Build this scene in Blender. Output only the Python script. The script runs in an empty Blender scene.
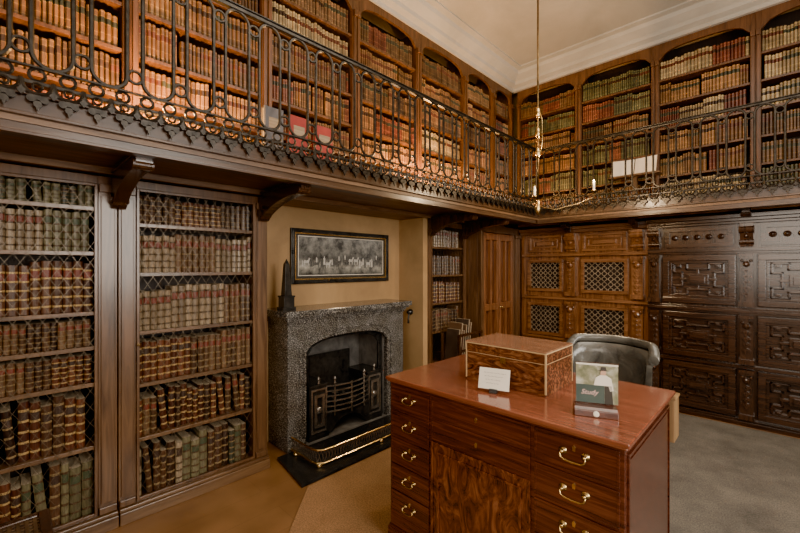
import bpy, bmesh, math, random
from mathutils import Vector, Matrix
random.seed(7)
C = bpy.context.scene.collection
pi = math.pi

# ------------------------------------------------------------------ materials
def new_mat(name):
    m = bpy.data.materials.new(name); m.use_nodes = True
    nt = m.node_tree
    return m, nt, nt.nodes['Principled BSDF']
def ramp(nt, cols):
    r = nt.nodes.new('ShaderNodeValToRGB')
    e = r.color_ramp.elements
    while len(e) < len(cols): e.new(0.5)
    for i, (p, c) in enumerate(cols):
        e[i].position = p; e[i].color = (c[0], c[1], c[2], 1)
    return r
def noisemat(name, cols, scale=(4,4,4), detail=6, rough=0.5, bump=0.1, metal=0, distort=0.5, ns=1.0, coat=0, bumpd=0.004, spec=None):
    m, nt, b = new_mat(name)
    tc = nt.nodes.new('ShaderNodeTexCoord'); mp = nt.nodes.new('ShaderNodeMapping')
    mp.inputs['Scale'].default_value = scale
    nt.links.new(tc.outputs['Object'], mp.inputs['Vector'])
    n = nt.nodes.new('ShaderNodeTexNoise'); n.inputs['Scale'].default_value = ns
    n.inputs['Detail'].default_value = detail; n.inputs['Distortion'].default_value = distort
    n.inputs['Roughness'].default_value = 0.6
    nt.links.new(mp.outputs['Vector'], n.inputs['Vector'])
    r = ramp(nt, cols); nt.links.new(n.outputs['Fac'], r.inputs['Fac'])
    nt.links.new(r.outputs['Color'], b.inputs['Base Color'])
    b.inputs['Roughness'].default_value = rough; b.inputs['Metallic'].default_value = metal
    if coat: b.inputs['Coat Weight'].default_value = coat; b.inputs['Coat Roughness'].default_value = 0.15
    if spec is not None: b.inputs['Specular IOR Level'].default_value = spec
    if bump:
        bp = nt.nodes.new('ShaderNodeBump'); bp.inputs['Strength'].default_value = bump; bp.inputs['Distance'].default_value = bumpd
        nt.links.new(n.outputs['Fac'], bp.inputs['Height']); nt.links.new(bp.outputs['Normal'], b.inputs['Normal'])
    return m
def wood(name, c1, c2, axis='z', rough=0.35, coat=0.0, f=22):
    sc = {'x': (2, f, f), 'y': (f, 2, f), 'z': (f, f, 2)}[axis]
    return noisemat(name, [(0.3, c1), (0.5, tuple((a+b)/2 for a, b in zip(c1, c2))), (0.7, c2)], sc, 8, rough, 0.15, distort=1.2, coat=coat)

M_oakz = wood('oak_upright', (0.046,0.022,0.011), (0.150,0.078,0.038), 'z', 0.32, 0.15)
M_oaky = wood('oak_along_wall', (0.060,0.030,0.015), (0.18,0.098,0.048), 'y', 0.32, 0.15)
M_fasc = wood('dark_oak_fascia', (0.026,0.013,0.007), (0.085,0.043,0.021), 'y', 0.32, 0.15)
M_oakx = wood('oak_across', (0.028,0.014,0.007), (0.095,0.048,0.023), 'x', 0.32, 0.15)
M_upz = wood('gallery_oak_upright', (0.045,0.019,0.008), (0.155,0.066,0.027), 'z', 0.38)
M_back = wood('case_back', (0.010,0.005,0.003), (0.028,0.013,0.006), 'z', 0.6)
M_carv = wood('carved_walnut', (0.012,0.006,0.004), (0.056,0.026,0.014), 'x', 0.24, 0.4)
M_carvz = wood('carved_walnut_upright', (0.014,0.007,0.004), (0.065,0.030,0.016), 'z', 0.24, 0.4)
M_latw = wood('lattice_walnut', (0.070,0.028,0.012), (0.25,0.108,0.045), 'x', 0.26, 0.35)
M_latwz = wood('lattice_walnut_upright', (0.066,0.026,0.011), (0.24,0.10,0.041), 'z', 0.26, 0.35)
M_soff = wood('soffit_oak', (0.085,0.045,0.022), (0.21,0.118,0.060), 'y', 0.45)
M_light = wood('light_pine', (0.16,0.085,0.035), (0.30,0.18,0.08), 'z', 0.5)
M_door = wood('red_oak_door', (0.085,0.032,0.014), (0.25,0.10,0.042), 'z', 0.3, 0.2)
M_doorp = wood('red_oak_panel', (0.045,0.016,0.008), (0.12,0.046,0.020), 'z', 0.3, 0.2)
def mahog(name, sc, c, d=1.0, rough=.24, coat=.4):
    return noisemat(name, [(0.3,c[0]),(0.5,c[1]),(0.72,c[2])], sc, 9, rough, 0.03, distort=d, coat=coat)
M_mahx = mahog('mahogany_horizontal', (2.5,44,44), ((0.030,0.008,0.005),(0.072,0.020,0.011),(0.135,0.042,0.022)))
M_mahz = mahog('mahogany_flame', (12,12,5), ((0.024,0.007,0.004),(0.095,0.028,0.013),(0.24,0.085,0.038)), 3.4)
M_maht = mahog('mahogany_top_lit', (2.0,38,20), ((0.13,0.036,0.019),(0.20,0.060,0.031),(0.30,0.10,0.052)), 1.0, .15, .6)  # lighter than the body: bright reflections put into the top's colour
M_box = mahog('rosewood_box', (6,18,18), ((0.022,0.008,0.005),(0.13,0.045,0.02),(0.33,0.14,0.06)), 4.0)
M_boxl = mahog('rosewood_lid_lit', (2.6,26,30), ((0.20,0.09,0.048),(0.29,0.14,0.075),(0.39,0.20,0.11)), 1.6, .10, .7)  # pale rosewood, window reflection painted into the lid colour
M_inlay = noisemat('pale_inlay', [(0.3,(0.50,0.34,0.17)),(0.7,(0.62,0.44,0.24))], (20,20,20), 3, 0.3, 0)
M_brass = noisemat('aged_brass', [(0.3,(0.50,0.34,0.14)),(0.7,(0.78,0.58,0.28))], (20,20,20), 3, 0.26, 0, metal=1)
M_dbrass = noisemat('dark_brass', [(0.3,(0.12,0.08,0.035)),(0.7,(0.26,0.17,0.075))], (20,20,20), 3, 0.35, 0, metal=1)
M_iron = noisemat('black_wrought_iron', [(0.3,(0.018,0.015,0.012)),(0.7,(0.055,0.046,0.037))], (30,30,30), 3, 0.36, 0.05, metal=0.6)
M_cast = noisemat('cast_iron', [(0.3,(0.018,0.018,0.018)),(0.7,(0.068,0.066,0.062))], (14,14,14), 4, 0.27, 0.1, metal=0.5)
M_steel = noisemat('polished_grate_steel', [(0.3,(0.15,0.14,0.125)),(0.7,(0.36,0.33,0.30))], (14,14,14), 4, 0.27, 0.05, metal=0.8)
M_stone = noisemat('black_stone', [(0.3,(0.010,0.010,0.010)),(0.7,(0.03,0.03,0.03))], (8,8,8), 4, 0.22, 0)
M_soot = noisemat('sooty_firebrick', [(0.3,(0.08,0.074,0.068)),(0.7,(0.19,0.178,0.162))], (8,8,8), 4, 0.7, 0.2)
M_coal = noisemat('coal_lumps', [(0.3,(0.008,0.008,0.008)),(0.7,(0.03,0.03,0.03))], (8,8,8), 4, 0.4, 0.2)
M_wire = noisemat('dark_brass_wire', [(0.3,(0.065,0.050,0.034)),(0.7,(0.17,0.13,0.088))], (10,10,10), 2, 0.4, 0, metal=0.5)
M_plast = noisemat('ochre_plaster', [(0.25,(0.25,0.150,0.066)),(0.55,(0.39,0.24,0.108)),(0.8,(0.46,0.30,0.148))], (1.6,1.6,1.6), 8, 0.75, 0.08)
M_ceil = noisemat('cream_ceiling_plaster', [(0.3,(0.36,0.35,0.32)),(0.7,(0.48,0.465,0.425))], (1.5,1.5,1.5), 6, 0.85, 0.03)
def granite():
    m, nt, b = new_mat('speckled_granite')
    tc = nt.nodes.new('ShaderNodeTexCoord')
    n = nt.nodes.new('ShaderNodeTexNoise'); n.inputs['Scale'].default_value = 130; n.inputs['Detail'].default_value = 2
    n2 = nt.nodes.new('ShaderNodeTexNoise'); n2.inputs['Scale'].default_value = 9; n2.inputs['Detail'].default_value = 6
    nt.links.new(tc.outputs['Object'], n.inputs['Vector']); nt.links.new(tc.outputs['Object'], n2.inputs['Vector'])
    r = ramp(nt, [(0.38,(0.020,0.019,0.018)),(0.48,(0.075,0.071,0.066)),(0.57,(0.14,0.132,0.122)),(0.645,(0.42,0.40,0.37))])
    nt.links.new(n.outputs['Fac'], r.inputs['Fac'])
    r2 = ramp(nt, [(0.35,(0.65,0.62,0.57)),(0.65,(1,1,1))]); nt.links.new(n2.outputs['Fac'], r2.inputs['Fac'])
    mx = nt.nodes.new('ShaderNodeMixRGB'); mx.blend_type = 'MULTIPLY'; mx.inputs[0].default_value = 1
    nt.links.new(r.outputs['Color'], mx.inputs[1]); nt.links.new(r2.outputs['Color'], mx.inputs[2])
    nt.links.new(mx.outputs[0], b.inputs['Base Color']); b.inputs['Roughness'].default_value = 0.12
    return m
M_gran = granite()
def planks():
    m, nt, b = new_mat('worn_brown_floor')
    tc = nt.nodes.new('ShaderNodeTexCoord'); br = nt.nodes.new('ShaderNodeTexBrick')
    br.inputs['Scale'].default_value = 1; br.inputs['Brick Width'].default_value = 2.6; br.inputs['Row Height'].default_value = 0.24
    br.inputs['Mortar Size'].default_value = 0.0012
    br.inputs['Color1'].default_value = (0.23,0.112,0.045,1); br.inputs['Color2'].default_value = (0.245,0.122,0.05,1)
    br.inputs['Mortar'].default_value = (0.15,0.07,0.028,1)
    mp = nt.nodes.new('ShaderNodeMapping'); mp.inputs['Rotation'].default_value = (0,0,pi/2)
    nt.links.new(tc.outputs['Object'], mp.inputs['Vector']); nt.links.new(mp.outputs['Vector'], br.inputs['Vector'])
    n = nt.nodes.new('ShaderNodeTexNoise'); n.inputs['Scale'].default_value = 3; n.inputs['Detail'].default_value = 10
    mx = nt.nodes.new('ShaderNodeMixRGB'); mx.blend_type = 'MULTIPLY'; mx.inputs[0].default_value = 0.8
    r = ramp(nt, [(0.3,(0.6,0.56,0.5)),(0.7,(1.1,1.08,1.05))])
    nt.links.new(mp.outputs['Vector'], n.inputs['Vector']); nt.links.new(n.outputs['Fac'], r.inputs['Fac'])
    nt.links.new(br.outputs['Color'], mx.inputs[1]); nt.links.new(r.outputs['Color'], mx.inputs[2])
    nt.links.new(mx.outputs[0], b.inputs['Base Color']); b.inputs['Roughness'].default_value = 0.42
    return m
M_floor = planks()
def carpet(name, c1, c2):
    m, nt, b = new_mat(name)
    tc = nt.nodes.new('ShaderNodeTexCoord')
    n = nt.nodes.new('ShaderNodeTexNoise'); n.inputs['Scale'].default_value = 2.6; n.inputs['Detail'].default_value = 12
    n.inputs['Roughness'].default_value=.7
    n2 = nt.nodes.new('ShaderNodeTexNoise'); n2.inputs['Scale'].default_value = 120; n2.inputs['Detail'].default_value = 3
    nt.links.new(tc.outputs['Object'], n.inputs['Vector']); nt.links.new(tc.outputs['Object'], n2.inputs['Vector'])
    r = ramp(nt, [(0.3,c1),(0.7,c2)]); nt.links.new(n.outputs['Fac'], r.inputs['Fac'])
    r2 = ramp(nt, [(0.3,(0.4,0.4,0.4)),(0.7,(1.3,1.3,1.3))]); nt.links.new(n2.outputs['Fac'], r2.inputs['Fac'])
    mx = nt.nodes.new('ShaderNodeMixRGB'); mx.blend_type = 'MULTIPLY'; mx.inputs[0].default_value = 0.8
    nt.links.new(r.outputs['Color'], mx.inputs[1]); nt.links.new(r2.outputs['Color'], mx.inputs[2])
    nt.links.new(mx.outputs[0], b.inputs['Base Color']); b.inputs['Roughness'].default_value = 0.95
    bp = nt.nodes.new('ShaderNodeBump'); bp.inputs['Distance'].default_value = 0.005; bp.inputs['Strength'].default_value = 0.6
    nt.links.new(n2.outputs['Fac'], bp.inputs['Height']); nt.links.new(bp.outputs['Normal'], b.inputs['Normal'])
    return m
M_ctan = carpet('tan_carpet', (0.26,0.132,0.052), (0.40,0.212,0.088))
M_cgrey = carpet('grey_brown_carpet', (0.085,0.074,0.060), (0.20,0.174,0.142))
M_leath = noisemat('grey_brown_leather', [(0.3,(0.045,0.043,0.038)),(0.7,(0.125,0.118,0.10))], (6,6,6), 5, 0.26, 0.45, coat=0.3, bumpd=0.02, distort=1.5)
M_white = noisemat('cream_card', [(0.3,(0.66,0.60,0.50)),(0.7,(0.76,0.70,0.6))], (4,4,4), 3, 0.6, 0)
M_paper = noisemat('paper_pages', [(0.3,(0.25,0.19,0.12)),(0.7,(0.40,0.32,0.22))], (3,3,80), 3, 0.8, 0)
M_ink = noisemat('dark_ink', [(0.3,(0.03,0.025,0.02)),(0.7,(0.05,0.04,0.03))], (4,4,4), 2, 0.6, 0)
M_teal = noisemat('dark_teal_print', [(0.3,(0.045,0.070,0.062)),(0.7,(0.075,0.10,0.085))], (9,9,9), 3, 0.35, 0)
M_green = noisemat('green_lawn_print', [(0.3,(0.10,0.12,0.06)),(0.5,(0.25,0.24,0.15)),(0.7,(0.5,0.5,0.42))], (22,22,22), 5, 0.4, 0)
M_skin = noisemat('printed_skin', [(0.3,(0.5,0.3,0.2)),(0.7,(0.55,0.34,0.24))], (4,4,4), 2, 0.5, 0)
M_pink = noisemat('pink_lettering', [(0.3,(0.7,0.45,0.4)),(0.7,(0.75,0.5,0.45))], (4,4,4), 2, 0.5, 0)
M_redb = noisemat('red_cloth', [(0.3,(0.24,0.02,0.018)),(0.7,(0.40,0.045,0.032))], (6,6,6), 3, 0.6, 0)
M_greyb = noisemat('grey_cloth', [(0.3,(0.08,0.08,0.09)),(0.7,(0.15,0.15,0.16))], (6,6,6), 3, 0.6, 0)
M_cane = noisemat('dark_cane', [(0.3,(0.03,0.018,0.010)),(0.7,(0.12,0.07,0.035))], (20,20,20), 4, 0.5, 0)
M_mat = noisemat('dark_picture_mount', [(0.3,(0.015,0.014,0.013)),(0.7,(0.028,0.026,0.024))], (5,5,5), 2, 0.5, 0)
def m_glass():
    m, nt, b = new_mat('clear_acrylic'); b.inputs['Base Color'].default_value = (0.95,0.95,0.95,1)
    b.inputs['Transmission Weight'].default_value = 1; b.inputs['Roughness'].default_value = 0.03; b.inputs['IOR'].default_value = 1.3
    return m
M_acr = m_glass()
def m_emit(name, c, s):
    m, nt, b = new_mat(name); b.inputs['Base Color'].default_value = (*c,1)
    b.inputs['Emission Color'].default_value = (*c,1); b.inputs['Emission Strength'].default_value = s
    return m
M_bulb = m_emit('warm_bulb', (1,0.7,0.4), 14)
M_candle = m_emit('frosted_candle_tube', (1,0.85,0.65), .6)
M_glowpane = m_emit('added_glow_pane', (0.85,0.92,1), 1.2)  # glowing surface for the added window
def engraving():
    m, nt, b = new_mat('engraving_print')
    tc = nt.nodes.new('ShaderNodeTexCoord'); sp = nt.nodes.new('ShaderNodeSeparateXYZ')
    nt.links.new(tc.outputs['Generated'], sp.inputs['Vector'])
    rz = ramp(nt, [(0.0,(0.09,0.09,0.085)),(0.20,(0.36,0.35,0.32)),(0.30,(0.26,0.255,0.24)),(0.45,(0.10,0.10,0.098)),(0.62,(0.17,0.17,0.165)),(1.0,(0.26,0.255,0.245))])
    nt.links.new(sp.outputs['Z'], rz.inputs['Fac'])
    n = nt.nodes.new('ShaderNodeTexNoise'); n.inputs['Scale'].default_value = 9; n.inputs['Detail'].default_value = 12; n.inputs['Roughness'].default_value = 0.7
    nt.links.new(tc.outputs['Object'], n.inputs['Vector'])
    r = ramp(nt, [(0.38,(0.25,0.25,0.25)),(0.62,(1.3,1.28,1.2))]); nt.links.new(n.outputs['Fac'], r.inputs['Fac'])
    mx = nt.nodes.new('ShaderNodeMixRGB'); mx.blend_type = 'MULTIPLY'; mx.inputs[0].default_value = 1
    nt.links.new(rz.outputs['Color'], mx.inputs[1]); nt.links.new(r.outputs['Color'], mx.inputs[2])
    nt.links.new(mx.outputs[0], b.inputs['Base Color']); b.inputs['Roughness'].default_value = 0.15
    return m
M_engr = engraving()
M_figl = noisemat('engraved_figure_light', [(0.3,(0.30,0.29,0.27)),(0.7,(0.55,0.53,0.49))], (40,40,40), 4, 0.4, 0)
M_figd = noisemat('engraved_figure_dark', [(0.3,(0.02,0.02,0.02)),(0.7,(0.09,0.09,0.085))], (40,40,40), 4, 0.4, 0)

# ------------------------------------------------------------------ mesh builder
def TL(x0): return lambda s, d, z: (x0+d, s, z)
def TB(y0): return lambda s, d, z: (s, y0-d, z)
ID = lambda a, b, c: (a, b, c)
class MB:
    def __init__(self, T=ID): self.v=[]; self.f=[]; self.m=[]; self.T=T
    def add(self, vs, fs, mi=0):
        o=len(self.v); self.v += [self.T(*p) for p in vs]
        self.f += [tuple(o+i for i in f) for f in fs]; self.m += [mi]*len(fs)
    def box(self, a0,a1,b0,b1,c0,c1, mi=0):
        self.add([(a,b,c) for a in (a0,a1) for b in (b0,b1) for c in (c0,c1)],
                 [(0,1,3,2),(4,6,7,5),(0,4,5,1),(2,3,7,6),(0,2,6,4),(1,5,7,3)], mi)
    def prism(self, poly, w0, w1, plane='bc', mi=0):
        def P(p, w):
            return {'bc': (w,p[0],p[1]), 'ac': (p[0],w,p[1]), 'ab': (p[0],p[1],w)}[plane]
        n=len(poly)
        vs=[P(p,w0) for p in poly]+[P(p,w1) for p in poly]
        fs=[tuple(range(n)), tuple(range(2*n-1,n-1,-1))]+[(i,(i+1)%n,n+(i+1)%n,n+i) for i in range(n)]
        self.add(vs,fs,mi)
    def tube(self, path, r, n=6, closed=False, mi=0):
        pts=[Vector(p) for p in path]; N=len(pts)
        up=None; vs=[]
        for i in range(N):
            if closed: t=(pts[(i+1)%N]-pts[i-1])
            else: t=pts[min(i+1,N-1)]-pts[max(i-1,0)]
            if t.length<1e-9: t=Vector((0,0,1))
            t.normalize()
            if up is None:
                up = Vector((0,1,0)) if abs(t.y)<0.9 else Vector((1,0,0))
            up = (up - t*up.dot(t))
            if up.length<1e-6: up = t.orthogonal()
            up.normalize(); sd=t.cross(up)
            rr = r[i] if isinstance(r,(list,tuple)) else r
            for k in range(n):
                a=2*pi*(k+0.5)/n
                vs.append(tuple(pts[i]+up*(math.cos(a)*rr)+sd*(math.sin(a)*rr)))
        fs=[]
        for i in range(N if closed else N-1):
            j=(i+1)%N
            for k in range(n):
                fs.append((i*n+k, i*n+(k+1)%n, j*n+(k+1)%n, j*n+k))
        if not closed:
            fs.append(tuple(range(n))); fs.append(tuple((N-1)*n+k for k in range(n)))
        self.add(vs,fs,mi)
    def lathe(self, prof, c, n=16, axis='c', mi=0):
        vs=[]
        for (r,h) in prof:
            for k in range(n):
                a=2*pi*k/n; ca,sa=r*math.cos(a), r*math.sin(a)
                p={'c':(ca,sa,h),'a':(h,ca,sa),'b':(ca,h,sa)}[axis]
                vs.append((c[0]+p[0],c[1]+p[1],c[2]+p[2]))
        fs=[]
        L=len(prof)
        for i in range(L-1):
            for k in range(n): fs.append((i*n+k,i*n+(k+1)%n,(i+1)*n+(k+1)%n,(i+1)*n+k))
        fs.append(tuple(range(n))); fs.append(tuple((L-1)*n+k for k in range(n)))
        self.add(vs,fs,mi)
    def mesh(self, name, mats):
        me=bpy.data.meshes.new(name); me.from_pydata(self.v,[],self.f)
        for m in mats: me.materials.append(m)
        for p,mi in zip(me.polygons,self.m): p.material_index=mi
        bm=bmesh.new(); bm.from_mesh(me); bmesh.ops.recalc_face_normals(bm,faces=bm.faces); bm.to_mesh(me); bm.free()
        return me
    def obj(self, name, mats, parent=None, bevel=0, smooth=False, label=None, category=None, kind=None, group=None):
        if not isinstance(mats,(list,tuple)): mats=[mats]
        me=self.mesh(name,mats); o=bpy.data.objects.new(name,me); C.objects.link(o)
        if smooth:
            for p in me.polygons: p.use_smooth = len(p.vertices)<=4
        if bevel:
            b=o.modifiers.new('bevel','BEVEL'); b.width=bevel; b.segments=2; b.limit_method='ANGLE'; b.angle_limit=0.7
        par(o,parent); meta(o,label,category,kind,group)
        return o
def par(o,p):
    if p is not None:
        o.parent=p
        if p.parent is None: o.matrix_parent_inverse=Matrix.Translation(-p.location)
        else: o.matrix_parent_inverse=Matrix.Identity(4)   # parts carry world-space meshes
def meta(o,label=None,category=None,kind=None,group=None):
    if label: o['label']=label
    if category: o['category']=category
    if kind: o['kind']=kind
    if group: o['group']=group
def empty(name, loc, label, category, group=None):
    e=bpy.data.objects.new(name,None); e.location=loc; e.empty_display_size=0.1; C.objects.link(e)
    meta(e,label,category,None,group); return e
def archz(k, spring, rise):
    return spring+rise*max(0.0,1-abs(k)**3)**0.55
def arch_poly(s0,s1,o0,o1,zb,zspring,rise,ztop,n=16):
    poly=[(s0,zb),(s0,ztop),(s1,ztop),(s1,zb),(o1,zb)] if zb<zspring else [(s0,zspring),(s0,ztop),(s1,ztop),(s1,zspring)]
    for i in range(n+1):
        k=1-2*i/n; s=(o0+o1)/2+k*(o1-o0)/2
        poly.append((s,archz(k,zspring,rise)))
    if zb<zspring: poly.append((o0,zb))
    return poly
def moulding(m, s0,s1,z0,z1,d, r=0.01, mi=0):
    # non-overlapping stepped frame
    w=r*1.4
    m.box(s0,s1,d,d+r,z0,z0+w,mi); m.box(s0,s1,d,d+r,z1-w,z1,mi)
    m.box(s0,s0+w,d,d+r,z0+w,z1-w,mi); m.box(s1-w,s1,d,d+r,z0+w,z1-w,mi)

# ------------------------------------------------------------------ room shell
XW=-3.35; YW=6.0; ZC=4.6; XR=2.9; YN=-2.0
m=MB(); m.box(XW-0.5,XR+0.2,YN-0.2,YW+0.2,-0.1,0); m.obj('floor',M_floor,kind='structure')
m=MB(); m.box(XW-0.5,XR+0.2,YN-0.2,YW+0.2,ZC,ZC+0.1); m.obj('ceiling',M_ceil,kind='structure')
m=MB()
m.box(XW-0.5,XW,YN-0.2,1.86,0,ZC); m.box(XW-0.5,XW,2.9,YW+0.2,0,ZC); m.box(XW-0.5,XW,1.86,2.9,1.0,ZC)
m.obj('wall_left',M_plast,kind='structure')
m=MB(); m.box(XW,-2.96,3.42,3.498,0,2.2); m.obj('wall_return',M_plast,kind='structure')
m=MB(); m.box(XW,XR+0.2,YW,YW+0.2,0,ZC); m.obj('wall_back',M_plast,kind='structure')
m=MB(); m.box(XR,XR+0.2,YN,YW,0,ZC); m.obj('wall_right',M_plast,kind='structure')
m=MB(); m.box(XW,XR+0.2,YN-0.2,YN,0,ZC); m.obj('wall_near',M_plast,kind='structure')
m=MB()
prof=[(0,4.36),(0.05,4.36),(0.06,4.40),(0.12,4.43),(0.13,4.47),(0.22,4.53),(0.24,4.57),(0.31,4.58),(0.31,4.60),(0,4.60)]
m.T=TL(-3.08); m.prism([(d,z) for d,z in prof],YN,5.72,'bc')
m.obj('trim_1',M_ceil,kind='structure')
m=MB(); m.T=TB(5.73); m.prism([(d,z) for d,z in prof],-3.08,XR,'bc')
m.obj('trim_2',M_ceil,kind='structure')
m=MB(); m.box(XR-0.03,XR-0.01,0.3,2.7,1.0,3.6); m.obj('added_window_1',M_glowpane,kind='structure')  # unseen window added to go with the fill light from the right
m=MB()
for y in (0.25,0.85,1.45,2.05,2.65): m.box(XR-0.08,XR,y,y+0.08,0.95,3.65)
for z in (0.95,1.85,2.75,3.6): m.box(XR-0.07,XR,0.25,2.73,z,z+0.06)
m.obj('trim_3',M_oakz,kind='structure')  # bars of the added window

# ------------------------------------------------------------------ books
def book_mat(name, ca, cb, rough=0.33):
    mt, nt, b = new_mat(name)
    oi=nt.nodes.new('ShaderNodeObjectInfo'); tc=nt.nodes.new('ShaderNodeTexCoord')
    n=nt.nodes.new('ShaderNodeTexNoise'); n.inputs['Scale'].default_value=5; n.inputs['Detail'].default_value=8
    nt.links.new(tc.outputs['Object'],n.inputs['Vector'])
    r=ramp(nt,[(0,ca),(1,cb)]); nt.links.new(oi.outputs['Random'],r.inputs['Fac'])
    r2=ramp(nt,[(0.3,(0.42,0.39,0.35)),(0.7,(1.25,1.22,1.18))]); nt.links.new(n.outputs['Fac'],r2.inputs['Fac'])
    mx=nt.nodes.new('ShaderNodeMixRGB'); mx.blend_type='MULTIPLY'; mx.inputs[0].default_value=0.9
    nt.links.new(r.outputs['Color'],mx.inputs[1]); nt.links.new(r2.outputs['Color'],mx.inputs[2])
    nt.links.new(mx.outputs[0],b.inputs['Base Color']); b.inputs['Roughness'].default_value=rough
    return mt
M_gold=noisemat('gold_tooling',[(0.35,(0.20,0.115,0.045)),(0.6,(0.60,0.41,0.17))],(9,9,60),5,0.32,0,metal=0.25)
M_golddim=noisemat('dull_tooling',[(0.35,(0.050,0.030,0.016)),(0.6,(0.30,0.205,0.10))],(9,9,60),5,0.42,0)
M_dband=noisemat('dark_raised_band',[(0.35,(0.030,0.018,0.011)),(0.6,(0.11,0.065,0.035))],(9,9,60),5,0.42,0)
M_lred=noisemat('red_label',[(0.3,(0.10,0.022,0.014)),(0.7,(0.18,0.045,0.028))],(9,9,60),4,0.4,0)
M_ldk=noisemat('dark_label',[(0.3,(0.022,0.014,0.011)),(0.7,(0.06,0.036,0.026))],(9,9,60),4,0.4,0)
M_lgrn=noisemat('green_label',[(0.3,(0.03,0.045,0.025)),(0.7,(0.07,0.08,0.045))],(9,9,60),4,0.4,0)
PAL={
 'dark':  (book_mat('leather_dark_brown',(0.024,0.013,0.009),(0.090,0.046,0.026)),M_golddim,M_ldk),
 'beige': (book_mat('leather_beige_calf',(0.14,0.100,0.060),(0.31,0.235,0.15)),M_dband,M_lred),
 'olive': (book_mat('leather_olive',(0.085,0.077,0.044),(0.20,0.178,0.102)),M_dband,M_lgrn),
 'red':   (book_mat('leather_red_brown',(0.046,0.016,0.010),(0.135,0.052,0.028)),M_gold,M_ldk),
 'brown': (book_mat('leather_mid_brown',(0.052,0.028,0.016),(0.16,0.090,0.048)),M_golddim,M_lred),
 'gold':  (book_mat('leather_gilt_brown',(0.040,0.017,0.010),(0.10,0.043,0.022)),M_gold,M_lred),
 'green': (book_mat('leather_dark_green',(0.018,0.022,0.016),(0.075,0.08,0.052)),M_golddim,M_ldk),
 'tan':   (book_mat('leather_tan_vellum',(0.20,0.15,0.09),(0.32,0.25,0.165)),M_dband,M_ldk),
}
DESC={'dark':'dark brown leather-bound book','beige':'beige calf-bound book','olive':'olive calf-bound book',
 'red':'red-brown gilt-banded book','brown':'mid-brown calf-bound book','gold':'brown gilt-tooled leather book',
 'green':'dark green leather-bound book','tan':'pale tan vellum-bound book'}
BANDS=[.13,.31,.49,.67,.85]
def book_mesh(key, bands=BANDS):
    lv=[(0,0)]
    for b in bands:
        lv += [(b-.020,0),(b-.012,1),(b+.012,1),(b+.020,0)]
    lv.append((1,0))
    vs=[];fs=[];mi=[]
    ys=[-.5,-.42,-.24,0,.24,.42,.5]
    for z,bd in lv:
        for y in ys:
            x=.07*(1-(2*y)**2)+(.028 if bd else 0)*(1-(2*y)**4)
            vs.append((x,y,z))
        vs.append((-1,.5,z)); vs.append((-1,-.5,z))
    n=9
    for i in range(len(lv)-1):
        z=(lv[i][0]+lv[i+1][0])/2
        isb = any(abs(z-b)<.021 for b in bands)
        lab = (bands[-2]<z<bands[-1] and not isb)
        for k in range(n):
            fs.append((i*n+k,i*n+(k+1)%n,(i+1)*n+(k+1)%n,(i+1)*n+k))
            mi.append((1 if isb else (2 if lab and 0<k<5 else 0)) if k<6 else (3 if k==7 else 0))
    fs.append(tuple(range(n))); mi.append(3)
    fs.append(tuple((len(lv)-1)*n+k for k in range(n))); mi.append(3)
    me=bpy.data.meshes.new('book_'+key); me.from_pydata(vs,[],fs)
    for mt in (*PAL[key],M_paper): me.materials.append(mt)
    for p,q in zip(me.polygons,mi): p.material_index=q
    bm=bmesh.new(); bm.from_mesh(me); bmesh.ops.recalc_face_normals(bm,faces=bm.faces); bm.to_mesh(me); bm.free()
    return me
BM={k:book_mesh(k) for k in PAL}
NB=[0]
def add_book(key, x, y, z, w, h, dep, group, place, lean=0):
    o=bpy.data.objects.new('book', BM[key]); C.objects.link(o)
    o.scale=(dep,w,h); o.location=(x,y,z); o.rotation_euler=(lean,0,0)
    meta(o, DESC[key]+' '+place,'book',None,group); NB[0]+=1
    return o
def fill_row(x,s0,s1,z,keys,h,w,group,place,uniform=True):
    s=s0+0.004; key=random.choice(keys); run=0
    while True:
        if run<=0:
            key=random.choice(keys); run=random.randint(3,8) if uniform else random.randint(1,2)
            hh=random.uniform(*h); ww=random.uniform(*w)
        bw=ww*random.uniform(.92,1.08); bh=hh*random.uniform(.97,1.01)
        if not uniform: bw=random.uniform(*w); bh=random.uniform(*h)
        if s+bw>s1: break
        lean=0
        if not uniform and random.random()<.12 and s+bw+.03<s1-.02:
            lean=.09; s+=.028
        add_book(key,x+random.uniform(-.014,.006),s+bw/2,z+(.0045 if lean else 0),bw*.95,bh*(.985 if lean else 1),random.uniform(.15,.19),group,place,lean)
        s+=bw; run-=1

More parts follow.
